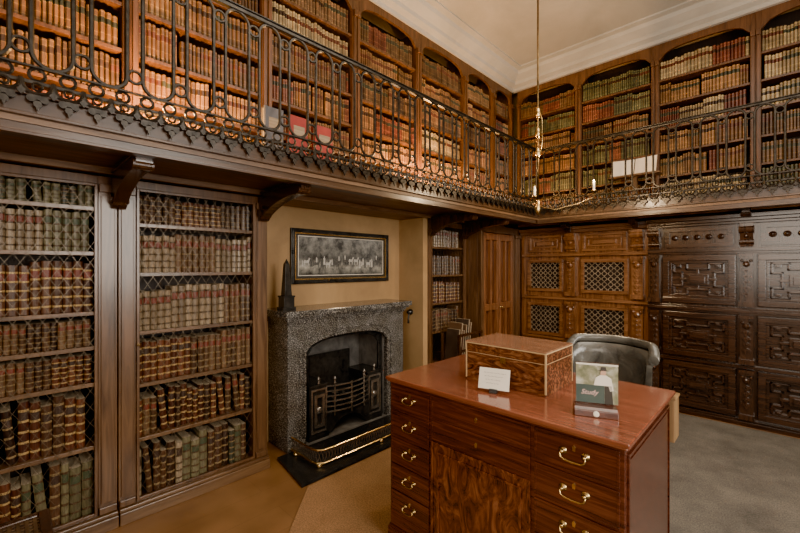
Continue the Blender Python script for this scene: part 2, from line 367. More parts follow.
# ------------------------------------------------------------------ lower bookcases on the fireplace wall
X1=-2.95
def wire(m, s0,s1,z0,z1,d, pitch=0.060, r=0.0013):
    W=s1-s0; H=z1-z0; k=1.6
    n=int((W*k+H)/(pitch*k))+1
    for sg in (1,-1):
        for i in range(n+1):
            c=-W*k+i*pitch*k
            ta=max(0,(0-c)/k); tb=min(W,(H-c)/k)
            if tb-ta<0.01: continue
            pa=(ta,c+k*ta); pb=(tb,c+k*tb)
            if sg<0: pa=(W-pa[0],pa[1]); pb=(W-pb[0],pb[1])
            m.tube([(s0+pa[0],d+sg*r,z0+pa[1]),(s0+pb[0],d+sg*r,z0+pb[1])],r,4)
def lower_case(y0,y1,o0,o1,shelves,label,ztop=2.15,otop=2.1,knob=True):
    T=TL(X1); e=empty('bookcase',(X1-0.18,(y0+y1)/2,0),label,'bookcase')
    m=MB(T)
    m.box(y0,o0,-0.37,0.0,0,ztop); m.box(o1,y1,-0.37,0.0,0,ztop)
    m.box(o0,o1,-0.37,0.0,otop,ztop)
    for a,b in ((y0,o0),(o1,y1)):
        w=b-a
        m.box(a+w*.14,a+w*.86,0,0.010,0.16,otop-.07)
        m.box(a+.004,b-.004,0,0.022,otop-.05,otop+.0); m.box(a+.004,b-.004,0,0.022,0.1,0.14)
    m.obj('frame',M_oakz,e,0.003)
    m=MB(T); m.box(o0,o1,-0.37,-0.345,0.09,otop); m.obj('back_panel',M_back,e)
    m=MB(T); m.box(y0,y1,0.0,0.05,0,0.075); m.box(y0,y1,0.0,0.035,0.075,0.095); m.box(o0,o1,-0.34,0.0,0.02,0.095); m.obj('plinth',M_oaky,e,0.004)
    for z in shelves:
        if z<0.2: continue
        m=MB(T); m.box(o0,o1,-0.345,-0.02,z-0.024,z-0.002); m.box(o0,o1,-0.02,-0.012,z-0.024,z-0.0); m.obj('shelf',M_oaky,e,0.002)
    m=MB(T); fr=0.018
    m.box(o0+.002,o0+fr,-.008,.01,0.1,otop-.002); m.box(o1-fr,o1-.002,-.008,.01,0.1,otop-.002)
    m.box(o0+fr,o1-fr,-.008,.01,0.1,0.1+fr); m.box(o0+fr,o1-fr,-.008,.01,otop-fr,otop-.002)
    d=m.obj('door',M_oakz,e,0.002)
    m=MB(T); wire(m,o0+fr,o1-fr,0.1+fr,otop-fr,0.0); m.obj('wire_lattice',M_wire,d)
    m=MB(T); m.lathe([(0.010,0.01),(0.010,0.014),(0.005,0.016),(0.005,0.024),(0.009,0.028),(0.007,0.034),(0.002,0.036)],(o0+.011,0.0,1.1),10,'b'); m.obj('knob',M_dbrass,d)
    return e
sh1=[.10,.52,.90,1.12,1.33,1.69,1.96]
sh2=[.10,.49,.84,1.18,1.56,1.88]
lower_case(-0.55,.510,-0.44,.414,sh1,'oak bookcase with wire lattice door beside a second bookcase')
lower_case(.516,1.50,.608,1.397,sh2,'oak bookcase with wire lattice door beside the fireplace')
sh3=[.10,.46,.82,1.16,1.50,1.84]
lower_case(3.50,4.27,3.55,4.22,sh3,'narrow oak bookcase with wire lattice past the fireplace')
XB=X1-0.05
P1='in the bookcase by the cane stool'
for z,keys,h,w,un in [(.10,['green','brown','dark','olive','red'],(.27,.37),(.036,.06),False),
    (.52,['red','dark','red'],(.28,.33),(.04,.055),False),(.90,['brown','red','dark'],(.15,.175),(.032,.038),True),
    (1.12,['brown','dark'],(.15,.175),(.032,.04),True),(1.33,['gold'],(.28,.31),(.042,.05),True),
    (1.69,['olive','olive','beige'],(.20,.235),(.034,.042),True),(1.96,['green','olive','green'],(.115,.13),(.034,.045),False)]:
    fill_row(XB,-0.13,.41,z,keys,h,w,'books in the bookcase by the stool',P1,uniform=un)
P2='in the bookcase beside the fireplace'
for z,keys,h,w,un in [(.10,['green','dark','green','olive','tan','dark'],(.25,.34),(.034,.058),False),
    (.49,['red','brown','dark'],(.23,.29),(.034,.044),False),(.84,['brown','red','dark'],(.25,.285),(.036,.042),True),
    (1.18,['beige','beige','brown'],(.25,.30),(.038,.046),True),(1.56,['beige','brown','beige'],(.24,.275),(.036,.042),True),
    (1.88,['dark','dark','red'],(.17,.195),(.034,.04),True)]:
    fill_row(XB,.61,1.395,z,keys,h,w,'books in the bookcase beside the fireplace',P2,uniform=un)
P3='in the narrow bookcase past the fireplace'
for z,keys,h,w,un in [(.82,['brown','dark'],(.22,.27),(.042,.05),True),
    (1.16,['red','brown'],(.22,.27),(.042,.05),True),(1.50,['brown','dark'],(.22,.27),(.042,.05),True),(1.84,['brown','beige'],(.18,.22),(.042,.05),True)]:
    fill_row(XB,3.565,4.215,z,keys,h,w,'books in the narrow bookcase',P3,uniform=un)

# ------------------------------------------------------------------ upper (gallery) bookcases
XU=-3.05; YU=5.72
ub=MB(); ubcol=[]
def add_bulk(T,s,w,z,h,dfront,dep,col,lab):
    lv=[0,.1,.125,.30,.325,.60,.62,.80,.82,.94,.96,1]
    kinds=[0,1,0,1,0,1,2,1,0,1,0]
    vs=[];fs=[];cs=[]
    for l in lv:
        zz=z+h*l
        vs += [T(s,dfront-dep,zz),T(s,dfront-.010,zz),T(s+w*.25,dfront,zz),T(s+w*.75,dfront,zz),T(s+w,dfront-.010,zz),T(s+w,dfront-dep,zz)]
    o=len(ub.v)
    gold=(min(1,col[0]*1.7+.05),min(1,col[1]*1.8+.035),min(1,col[2]*1.5+.012))
    for i,k in enumerate(kinds):
        for j in range(5):
            fs.append((o+i*6+j,o+i*6+j+1,o+(i+1)*6+j+1,o+(i+1)*6+j))
            cs.append(col if (k==0 or j in(0,4)) else (gold if k==1 else lab))
    L=(len(lv)-1)*6
    fs.append(tuple(o+L+j for j in range(6))); cs.append((0.16,0.11,0.065))
    ub.v+=vs; ub.f+=fs; ub.m+=[0]*len(fs); ubcol.extend(cs)
UP={'amber':[(.21,.100,.038),(.16,.075,.030),(.26,.132,.052)],'brown':[(.12,.060,.027),(.080,.040,.019),(.155,.080,.037)],
    'olive':[(.10,.093,.044),(.135,.123,.059),(.075,.073,.040)],'tan':[(.28,.200,.105),(.23,.160,.082),(.33,.245,.135)],
    'red':[(.14,.038,.022),(.17,.055,.03),(.11,.030,.018)]}
def bulk_row(T,s0,s1,z,key,h,w):
    s=s0+.003; run=0
    while True:
        if run<=0:
            col=random.choice(UP[key]); f=random.uniform(.72,1.22); col=tuple(c*f for c in col)
            if random.random()<.10: col=random.choice(UP['red'])
            hh=random.uniform(*h); ww=random.uniform(*w); run=random.randint(3,9); lab=random.choice([(.04,.02,.012),(.10,.03,.018),(.035,.038,.024)])
            if random.random()<.1: s+=.02
        if s+ww>s1: break
        k=random.uniform(.8,1.2)
        add_bulk(T,s,ww*.93,z,hh*random.uniform(.96,1.02),-.03+random.uniform(-.012,.004),.15,tuple(c*k for c in col),lab)
        s+=ww; run-=1
ZU=[2.42,2.72,3.02,3.32,3.62,3.92]
def upper_case(T,loc,s0,s1,rows,label,grp):
    e=empty('bookcase',loc,label,'bookcase',grp)
    p=.045
    m=MB(T); m.box(s0,s0+p,-.28,0,2.3,4.36); m.box(s1-p,s1,-.28,0,2.3,4.36)
    for a in (s0,s1-p): m.box(a+.008,a+p-.008,0,.016,2.42,4.1); m.box(a+.002,a+p-.002,0,.03,4.10,4.16)
    m.obj('frame',M_upz,e,0.003)
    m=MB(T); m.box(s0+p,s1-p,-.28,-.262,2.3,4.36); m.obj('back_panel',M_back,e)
    m=MB(T); m.box(s0+p,s1-p,-.26,0.0,2.3,2.415); m.obj('plinth',M_upz,e,0.003)
    m=MB(T); poly=arch_poly(s0+p,s1-p,s0+p+.005,s1-p-.005,4.16,4.16,.12,4.36,14)
    m.prism(poly,-.03,.0,'ac'); m.obj('arched_header',M_upz,e)
    for z in ZU[1:]:
        m=MB(T); m.box(s0+p,s1-p,-.26,-.012,z-.026,z-.002); m.obj('shelf',M_upz,e,0.002)
    for z,key in zip(ZU,rows):
        bulk_row(T,s0+p,s1-p,z,key,(.205,.25),(.024,.036))
    return e
lefts=[-.36,.60,1.55,2.50,3.45,4.40,5.12,5.68]
lp=[['amber','brown','amber','brown','brown','brown'],['amber','amber','brown','amber','brown','brown'],['amber','brown','amber','brown','tan','brown'],
    ['brown','amber','amber','brown','amber','brown'],['amber','amber','tan','brown','amber','brown'],['amber','brown','amber','brown','amber','amber'],['brown','amber','brown','amber','amber','brown']]
for i in range(7):
    upper_case(TL(XU),(XU-.14,(lefts[i]+lefts[i+1])/2,2.3),lefts[i],lefts[i+1],lp[i],'arched oak gallery bookcase of amber leather volumes','gallery bookcases above the fireplace')
backs=[-2.98,-2.05,-1.12,-.19,.74]
bp=[['brown','olive','amber','brown','olive','brown'],['brown','olive','olive','brown','olive','olive'],['tan','amber','amber','tan','amber','tan'],['olive','brown','brown','tan','tan','tan']]
for i in range(4):
    upper_case(TB(YU),((backs[i]+backs[i+1])/2,YU+.14,2.3),backs[i],backs[i+1],bp[i],'arched oak gallery bookcase of tan and olive volumes','gallery bookcases on the end wall')
def bulk_obj():
    me=bpy.data.meshes.new('books'); me.from_pydata(ub.v,[],ub.f)
    a=me.color_attributes.new('col','FLOAT_COLOR','CORNER')
    data=[]
    for p,c in zip(me.polygons,ubcol):
        for _ in p.vertices: data += [c[0],c[1],c[2],1]
    a.data.foreach_set('color',data)
    bm=bmesh.new(); bm.from_mesh(me); bmesh.ops.recalc_face_normals(bm,faces=bm.faces); bm.to_mesh(me); bm.free()
    mt,nt,b=new_mat('gallery_book_leather')
    at=nt.nodes.new('ShaderNodeAttribute'); at.attribute_name='col'
    n=nt.nodes.new('ShaderNodeTexNoise'); n.inputs['Scale'].default_value=14; n.inputs['Detail'].default_value=6
    tc=nt.nodes.new('ShaderNodeTexCoord'); nt.links.new(tc.outputs['Object'],n.inputs['Vector'])
    r=ramp(nt,[(0.3,(.5,.47,.43)),(0.7,(1.25,1.25,1.22))]); nt.links.new(n.outputs['Fac'],r.inputs['Fac'])
    mx=nt.nodes.new('ShaderNodeMixRGB'); mx.blend_type='MULTIPLY'; mx.inputs[0].default_value=.9
    nt.links.new(at.outputs['Color'],mx.inputs[1]); nt.links.new(r.outputs['Color'],mx.inputs[2]); nt.links.new(mx.outputs[0],b.inputs['Base Color'])
    b.inputs['Roughness'].default_value=.4
    me.materials.append(mt)
    o=bpy.data.objects.new('books',me); C.objects.link(o)
    meta(o,'rows of amber, tan and olive leather volumes on gallery shelves','books','stuff')
bulk_obj()

# ------------------------------------------------------------------ gallery
XG=-2.24; YG=4.85
e=empty('gallery',(XG,YG,2.2),'L-shaped oak gallery walkway running above the bookcases','gallery')
m=MB(); m.box(XW+.005,XG-.01,YN+.005,YW-.005,2.2,2.298); m.box(XG-.01,XR-.005,YG+.01,YW-.005,2.2,2.298); m.obj('deck',M_soff,e)
def fasc(m,T,s0,s1):
    for d0,d1,z0,z1 in ((-.06,0,2.24,2.31),(-.06,.018,2.31,2.33),(-.06,.012,2.225,2.24),(-.07,-.02,2.165,2.225),(-.08,-.005,2.15,2.165)):
        m.T=T; m.box(s0,s1,d0,d1,z0,z1)
m=MB(); fasc(m,TL(XG),YN+.005,YG); m.obj('fascia',M_fasc,e,0.003)
m=MB(); fasc(m,TB(YG),XG-.02,XR-.005); m.obj('fascia',M_oakx,e,0.003)
m=MB(TL(X1)); m.box(YN+.005,5.2,-.36,-.0,2.165,2.2); m.box(YN+.005,5.2,0.0,.05,2.16,2.2); m.box(YN+.005,YG,.56,.61,2.17,2.2); m.obj('soffit_moulding',M_soff,e,0.004)
m=MB(TB(5.25)); m.box(-2.7,XR-.005,0,.06,2.16,2.2); m.obj('soffit_moulding',M_latw,e,0.004)
def bracket(T,s,mat,w=.075,L=.64,drop=.17):
    m=MB(T)
    poly=[(0.012,2.165),(L,2.165),(L,2.13)]
    for i in range(7):
        a=pi/2*i/6; poly.append((L-.03*math.sin(a),2.13-.035*math.sin(a)))
    for i in range(11):
        a=i/10; poly.append((.07+(L-.14)*(1-a), 2.10-(drop-.06)*a**2.2))
    poly+= [(.06,2.165-drop-.02),(.04,2.165-drop-.035),(.012,2.165-drop-.04)]
    m.prism(poly,s-w/2,s+w/2,'bc')
    m.box(s-w/2-.008,s+w/2+.008,0.012,L+.005,2.165,2.18)
    m.lathe([(.028,-w/2-.010),(.028,w/2+.010)],(s,L-.035,2.125),14,'a')
    m.lathe([(.030,-w/2-.010),(.030,w/2+.010)],(s,.045,2.165-drop+.02),14,'a')
    m.obj('bracket',mat,e,0.004)
for y in (.513,1.455,3.53,4.20): bracket(TL(X1),y,M_carvz)
for x in (-2.0,-1.22,-.24,.55): bracket(TB(5.25),x,M_carv,.06,.20,.07)

# ------------------------------------------------------------------ railings
ZB,ZT=2.375,3.09; PIT=0.200
def stadium(a,z0,z1,n=9,y=0):
    p=[]
    for i in range(n+1):
        t=pi*i/n; p.append((a*math.cos(t),y,z1-a+a*math.sin(t)))
    for i in range(n+1):
        t=pi+pi*i/n; p.append((a*math.cos(t),y,z0+a+a*math.sin(t)))
    return p
def circ(cx,cz,r,n=12,y=0): return [(cx+r*math.cos(2*pi*i/n),y,cz+r*math.sin(2*pi*i/n)) for i in range(n)]
def disc(cx,cz,r,n=10): return [(cx+r*math.cos(2*pi*i/n),cz+r*math.sin(2*pi*i/n)) for i in range(n)]
HB=ZT-ZB-.012; BAND=.060
bm_=MB()
A=.068
bm_.tube(stadium(A,BAND+.008,HB,14),.0100,6,True)
G=PIT/2-A
for zz in (HB-.075,BAND+.085): bm_.tube(circ(PIT/2,zz,G-.002,14),.0080,6,True)
for c in (-PIT/4,PIT/4):
    bm_.tube(circ(c,BAND/2+.003,BAND/2-.004,12),.0072,5,True)
bal_mesh=bm_.mesh('baluster',[M_iron])
cr=MB(); HP=PIT/2
for c in (-HP/2,HP/2):
    cr.tube([(c+HP/2*math.cos(pi+pi*i/10),0,-.060*math.sin(pi*i/10)**.8) for i in range(11)],.0085,5)
    for (dx,dz,r) in ((-.020,-.078,.0155),(.020,-.078,.0155),(0,-.100,.0145),(0,-.070,.013)):
        cr.prism(disc(c+dx,dz,r),-.006,.006,'ac')
    cr.prism([(c-.008,-.108),(c+.008,-.108),(c,-.130)],-.005,.005,'ac')
    cr.tube(circ(c,-.028,.016,8),.0055,5,True)
    cr.prism([(c+HP/2-.016,-.050),(c+HP/2,-.012),(c+HP/2+.016,-.050),(c+HP/2,-.072)],-.005,.005,'ac')
cr_mesh=cr.mesh('cresting',[M_iron])
def railing(T,ax,s0,s1,label,loc,npost):
    e=empty('gallery_railing',loc,label,'railing')
    m=MB(T); m.box(s0,s1,-.016,.016,ZT-.012,ZT+.010); m.box(s0,s1,-.024,.024,ZT+.010,ZT+.020); m.obj('handrail',M_iron,e,0.004)
    m=MB(T); m.box(s0,s1,-.014,.014,ZB-.012,ZB+.004); m.obj('bottom_rail',M_iron,e,0.002)
    m=MB(T); m.box(s0,s1,-.010,.010,ZB+BAND,ZB+BAND+.010); m.obj('band_rail',M_iron,e,0.002)
    n=int((s1-s0)/PIT)
    for i in range(n):
        s=s0+PIT*(i+.5)
        for me,nm in ((bal_mesh,'baluster'),(cr_mesh,'cresting')):
            o=bpy.data.objects.new(nm,me); C.objects.link(o)
            o.parent=e
            o.location=Vector(T(s,0.0 if nm=='baluster' else .034,ZB))-Vector(loc)
            o.rotation_euler=(0,0,pi/2 if ax=='y' else 0)
    for k in range(npost):
        q=s0+PIT*(.0+7*k)+.006
        m=MB(T); m.box(q-.009,q+.009,-.009,.009,2.332,ZB-.012); m.obj('post',M_iron,e)
    return e
railing(TL(XG-.01),'y',-.74,4.86,'black wrought iron gallery railing with looped balusters',(XG-.01,-.74,2.32),5)
railing(TB(YG+.01),'x',-2.20,1.3,'black wrought iron gallery railing on the end wall',(-2.20,YG+.01,2.32),3)

# things standing on the gallery
for (y,w,h,mt,lab) in ((1.40,.15,.52,M_greyb,'large grey cloth book standing on the gallery'),(1.61,.16,.51,M_redb,'large red cloth book standing on the gallery'),(1.85,.17,.49,M_redb,'red cloth album standing on the gallery')):
    m=MB(); m.box(-2.80,-2.785,y,y+w,2.3,2.3+h,0); m.box(-2.835,-2.80,y+.004,y+w-.004,2.304,2.3+h-.006,1); m.box(-2.85,-2.835,y,y+w,2.3,2.3+h,0)
    m.tube([(-2.7925,y,2.3),(-2.7925,y,2.3+h)],.009,6)
    m.box(-2.785,-2.783,y+.03,y+w-.03,2.3+h*.7,2.3+h*.85,1)
    m.obj('book',[mt,M_paper],None,0.002,label=lab,category='book')
def lamp(x,y,z,en,col=(1,.52,.17)):
    e=empty('uplight_lamp',(x,y,z),'small brass uplight lamp on the gallery floor','lamp','gallery uplights')
    m=MB(); m.lathe([(.05,0),(.05,.012),(.012,.02),(.012,.06),(.035,.075),(.05,.11)],(x,y,z),16); m.obj('base',M_brass,e,smooth=True)
    m=MB(); m.lathe([(.008,.075),(.028,.09),(.032,.115),(.02,.135),(.004,.142)],(x,y,z),12); m.obj('bulb',M_bulb,e,smooth=True)
    l=bpy.data.lights.new('uplight_glow','POINT'); l.energy=en; l.color=col; l.shadow_soft_size=.05
    o=bpy.data.objects.new('uplight_glow',l); o.location=(x,y,z+.24); C.objects.link(o); par(o,e)
lamp(-2.76,.66,2.3,105); lamp(-2.76,3.35,2.3,100); lamp(-2.70,2.74,2.36-.06,14,(1,.72,.42)); lamp(-2.70,4.5,2.3,30)
m=MB(TB(5.52))
for sx in (-1,1):
    def P(k,th,z,sx=sx): return (-1.278+sx*(.006+k*.235),.12+k*.05-(z-2.72)*.35+th,z)
    vs=[P(k,th,z) for k in (0,1) for th in (0,.012) for z in (2.72,2.92)]
    m.add(vs,[(0,1,3,2),(4,6,7,5),(0,4,5,1),(2,3,7,6),(0,2,6,4),(1,5,7,3)],0)
m.box(-1.5,-1.05,-.02,.16,2.30,2.33,1); m.box(-1.30,-1.25,.04,.08,2.33,2.70,1); m.box(-1.55,-1.0,-.0,.19,2.695,2.717,1)
m.obj('open_folio',[M_white,M_oakz],None,label='open white folio on a wooden stand on the gallery',category='book')

# ------------------------------------------------------------------ fireplace
XF=-3.0
e=empty('fireplace_surround',(XF,2.42,0),'speckled grey granite fireplace surround with flattened arch','fireplace')
T=TL(XF)
m=MB(T); m.prism(arch_poly(1.71,3.13,1.87,2.89,0,.84,.13,1.10,22),-.345,0,'ac'); m.obj('arch_frame',M_gran,e,0.006)
m=MB(T)
def arch_path(o0,o1,d,zb=0,off=0):
    p=[(o0-off,d,zb)]
    for i in range(19):
        k=-1+2*i/18; p.append(((o0+o1)/2+k*((o1-o0)/2+off),d,archz(k*.999,.84,.13)+off))
    p.append((o1+off,d,zb)); return p
m.tube(arch_path(1.87,2.89,.004),.018,6); m.tube(arch_path(1.87,2.89,.004,0,.045),.009,6); m.obj('arch_moulding',M_gran,e)
m=MB(T); m.box(1.70,3.14,-.345,.012,1.10,1.125); m.box(1.69,3.15,-.345,.03,1.125,1.15); m.box(1.67,3.17,-.345,.055,1.15,1.17); m.box(1.65,3.19,-.345,.08,1.17,1.22); m.obj('mantel_shelf',M_gran,e,0.006)
for a,b in ((1.70,1.865),(2.895,3.14)):
    m=MB(T); m.box(a,b,-.05,.02,0.022,.13); m.box(a+.004,b-.004,-.04,.012,.13,.155); m.obj('plinth_block',M_gran,e,0.004)
m=MB(T); m.box(1.862,1.885,-.80,-.06,0,1.0); m.box(2.875,2.898,-.80,-.06,0,1.0); m.box(1.862,2.898,-.50,-.46,0,1.0); m.box(1.862,2.898,-.80,-.06,.975,.998); m.box(1.885,2.875,-.79,-.0,0.001,.02)
m.obj('wall_fire_recess',M_soot,kind='structure')
e=empty('fire_grate',(XF-.1,2.38,0.02),'black cast iron hob grate set in the fireplace','fire grate')
m=MB(T); m.prism(arch_poly(1.89,2.87,1.945,2.815,0.02,.80,.13,.972,18),-.09,-.07,'ac'); m.tube([(1.945,-.065,.03)]+[(2.38+(-1+2*i/18)*.435,-.065,archz(-1+2*i/18,.80,.13)) for i in range(19)]+[(2.815,-.065,.03)],.010,6); m.obj('iron_arch',M_cast,e,0.003)
for a,b in ((1.94,2.14),(2.62,2.82)):
    m=MB(T)
    m.box(a,b,-.34,-.03,.02,.50); m.box(a-.01,b+.01,-.34,-.015,.50,.52); m.box(a-.008,b+.008,-.34,-.02,.02,.06)
    h=m.obj('hob',M_cast,e,0.003)
    m=MB(T); moulding(m,a+.015,b-.015,.08,.48,-.03,.012); moulding(m,a+.045,b-.045,.13,.43,-.03,.020)
    m.lathe([(.002,-.004),(.022,-.008),(.034,-.016),(.036,-.03)],((a+b)/2,-.0,.28),14,'b')
    m.obj('side_plate',M_steel,h)
m=MB(T)
for i in range(6):
    z=.24+i*.048
    m.tube([(2.12,-.04,z),(2.2,.0,z),(2.3,.02,z),(2.38,.028,z),(2.46,.02,z),(2.56,.0,z),(2.64,-.04,z)],.0095,6)
for s,d in ((2.2,.0),(2.38,.028),(2.56,.0)): m.tube([(s,d,.2),(s,d,.50)],.009,6)
m.obj('basket_bars',M_steel,e)
m=MB(T)
m.prism([(2.12,.235),(2.12,.05),(2.18,.05),(2.22,.11),(2.30,.155),(2.38,.165),(2.46,.155),(2.54,.11),(2.58,.05),(2.64,.05),(2.64,.235)],-.03,-.01,'ac')
m.box(2.13,2.63,-.34,-.04,.2,.215); m.box(2.13,2.63,-.34,-.32,.2,.72)
m.obj('apron',M_cast,e)
for s,d,z in ((2.04,-.03,.52),(2.72,-.03,.52),(2.2,0,.5),(2.56,0,.5)):
    m=MB(T); m.lathe([(.012,0),(.02,.008),(.008,.02),(.016,.04),(.018,.05),(.01,.064),(.002,.075)],(s,d,z),12)
    m.obj('finial',M_steel,e,smooth=True)
m=MB(T)
for i in range(40):
    a=random.uniform(2.17,2.59); b=random.uniform(-.28,-.06); z=.235+random.uniform(0,.12)*(1-abs(a-2.38)/.25); r=random.uniform(.025,.04)
    m.lathe([(r*.3,-r*.8),(r*.9,-r*.4),(r,.1*r),(r*.7,r*.6),(r*.2,r*.8)],(a,b,z),6)
m.obj('coal',M_coal,e,kind='stuff')
m=MB(); m.prism([(-2.978,1.60),(-2.47,1.52),(-2.47,3.22),(-2.978,3.22)],0.0,.022,'ab'); m.obj('hearth_slab',M_stone,None,0.003,label='black stone hearth slab in front of the fireplace',category='hearth')
e=empty('fender',(-2.6,2.4,.022),'low pierced steel fender with brass rail round the hearth','fender')
path=[(-2.97,1.73),(-2.66,1.73),(-2.61,1.745),(-2.58,1.79),(-2.575,1.9),(-2.575,2.98),(-2.59,3.03),(-2.63,3.06),(-2.97,3.07)]
m=MB(); m.tube([(a,b,.150) for a,b in path],.0075,8); m.obj('top_rail',M_brass,e)
m=MB(); m.tube([(a,b,.045) for a,b in path],.011,8); m.obj('brass_rail',M_brass,e)
m=MB()
def walk(path,step):
    out=[];carry=0
    for i in range(len(path)-1):
        a=Vector(path[i]);b=Vector(path[i+1]);L=(b-a).length;t=carry
        while t<L: out.append(a+(b-a)*(t/L)); t+=step
        carry=t-L
    return out
pts=walk(path,.028)
for i,p in enumerate(pts[:-1]):
    q=pts[i+1]
    m.tube([(p.x,p.y,.05),(q.x,q.y,.147)],.0034,4); m.tube([(q.x,q.y,.05),(p.x,p.y,.147)],.0034,4)
m.obj('pierced_panel',M_steel,e)
for (a,b) in ((-2.9,1.73),(-2.6,1.76),(-2.575,2.4),(-2.6,3.05)):
    m=MB(); m.lathe([(.022,.022),(.026,.032),(.016,.045),(.012,.05)],(a,b,0),12); m.obj('foot',M_brass,e,smooth=True)
m=MB()
m.box(-3.17,-3.05,1.70,1.82,1.22,1.245); m.box(-3.16,-3.06,1.71,1.81,1.245,1.33); m.box(-3.165,-3.055,1.705,1.815,1.33,1.345)
m.add([(-3.145,1.725,1.345),(-3.075,1.725,1.345),(-3.075,1.795,1.345),(-3.145,1.795,1.345),(-3.13,1.74,1.62),(-3.09,1.74,1.62),(-3.09,1.78,1.62),(-3.13,1.78,1.62),(-3.11,1.76,1.67)],
      [(0,1,5,4),(1,2,6,5),(2,3,7,6),(3,0,4,7),(4,5,8),(5,6,8),(6,7,8),(7,4,8),(0,3,2,1)])
m.obj('obelisk',M_cast,None,0.002,label='small black stone obelisk on the mantel shelf',category='ornament')
e=empty('framed_picture',(XW,2.54,1.43),'wide framed engraving of a procession hanging above the fireplace','picture')
T=TL(XW+.004); s0,s1,z0,z1=1.93,3.21,1.43,1.97
m=MB(T)
m.box(s0,s1,0,.03,z0,z0+.04); m.box(s0,s1,0,.03,z1-.04,z1); m.box(s0,s0+.04,0,.03,z0+.04,z1-.04); m.box(s1-.04,s1,0,.03,z0+.04,z1-.04)
m.box(s0+.01,s1-.01,.03,.04,z0+.008,z0+.022); m.box(s0+.01,s1-.01,.03,.04,z1-.022,z1-.008); m.box(s0+.008,s0+.022,.03,.04,z0+.01,z1-.01); m.box(s1-.022,s1-.008,.03,.04,z0+.01,z1-.01)
m.obj('frame',M_cast,e,0.003)
m=MB(T); moulding(m,s0+.038,s1-.038,z0+.038,z1-.038,.014,.011); m.obj('gilt_slip',M_brass,e)
m=MB(T); m.box(s0+.03,s1-.03,.003,.012,z0+.03,z1-.03); m.obj('mount',M_mat,e)
m=MB(T); moulding(m,s0+.078,s1-.078,z0+.078,z1-.068,.012,.005); m.obj('mount_line',M_white,e)
m=MB(T); m.box(s0+.085,s1-.085,.012,.0145,z0+.085,z1-.075); m.obj('print',M_engr,e)
m=MB(T); r2=random.Random(3)
x=s0+.12
while x<s1-.2:
    h=r2.uniform(.05,.10); w=h*.3; zb=z0+.17+r2.uniform(-.02,.02); mi=r2.choice([0,0,1]); horse=r2.random()<.35
    d0,d1=.0145,.0152
    if horse:
        w=.075; m.prism([(x,zb+.035),(x+.01,zb+.06),(x+.05,zb+.058),(x+.06,zb+.085),(x+.078,zb+.075),(x+.068,zb+.06),(x+.058,zb+.035),(x+.055,zb),(x+.05,zb),(x+.048,zb+.03),(x+.018,zb+.03),(x+.014,zb),(x+.008,zb),(x+.01,zb+.03)],d0,d1,'ac',mi)
        m.prism([(x+.025,zb+.055),(x+.023,zb+.09),(x+.027,zb+.105),(x+.035,zb+.105),(x+.04,zb+.09),(x+.038,zb+.055)],d1,d1+.0006,'ac',1-mi)
    else:
        m.prism([(x,zb),(x+w*.15,zb+h*.5),(x,zb+h*.75),(x+w*.3,zb+h*.84),(x+w*.3,zb+h),(x+w*.7,zb+h),(x+w*.7,zb+h*.84),(x+w,zb+h*.75),(x+w*.85,zb+h*.5),(x+w,zb)],d0,d1,'ac',mi)
    x+=w+r2.uniform(-.004,.006)
m.obj('engraved_figures',[M_figl,M_figd],e)
m=MB(); m.lathe([(.035,3.419),(.035,3.405),(.02,3.40),(.012,3.385),(.022,3.375),(.016,3.36),(.002,3.355)],(-3.15,0,1.06),14,'b'); m.tube([(-3.15,3.39,1.06),(-3.15,3.37,.98),(-3.15,3.375,.93)],[.012,.010,.014],8)
m.obj('bell_handle',M_cast,None,label='black bell lever on the plaster wall beside the mantel',category='bell handle')

# ------------------------------------------------------------------ panelled closet door near the corner
XD=-2.75
e=empty('panelled_closet',(XD,4.85,0),'reddish oak closet with tall vertical panels in the room corner','closet')
T=TL(XD)
m=MB(T); m.box(4.29,5.34,-.58,-.04,0,2.15); m.box(4.29,4.35,-.04,.02,0,2.15); m.box(5.12,5.34,-.04,.02,0,2.15); m.box(4.35,5.12,-.04,.02,2.05,2.15); m.box(4.35,5.12,-.04,.02,0,.1)
m.box(5.17,5.29,.02,.04,.12,2.0); m.box(5.15,5.31,.02,.055,2.0,2.05)
m.obj('body',M_oakz,e,0.004)
for a,b in ((4.355,4.73),(4.74,5.115)):
    m=MB(T); m.box(a,a+.05,-.035,.02,.105,2.045); m.box(b-.05,b,-.035,.02,.105,2.045)
    for z in (.105,1.02,1.95): m.box(a+.05,b-.05,-.035,.018,z,z+.09)
    mid=(a+b)/2; m.box(mid-.018,mid+.018,-.035,.016,.195,1.02); m.box(mid-.018,mid+.018,-.035,.016,1.11,1.95)
    d=m.obj('door',M_door,e,0.004)
    m=MB(T)
    for s,q in ((a+.05,mid-.018),(mid+.018,b-.05)):
        for z0,z1 in ((.195,1.02),(1.11,1.95)):
            m.box(s,q,-.036,-.028,z0,z1); m.box(s+.032,q-.032,-.028,-.012,z0+.035,z1-.035)
    m.obj('panel',M_doorp,d,0.006)
m=MB(T); m.lathe([(.014,.02),(.014,.026),(.007,.028),(.007,.04),(.016,.05),(.012,.06),(.002,.062)],(4.765,0,1.05),12,'b'); m.obj('knob',M_brass,d,smooth=True)

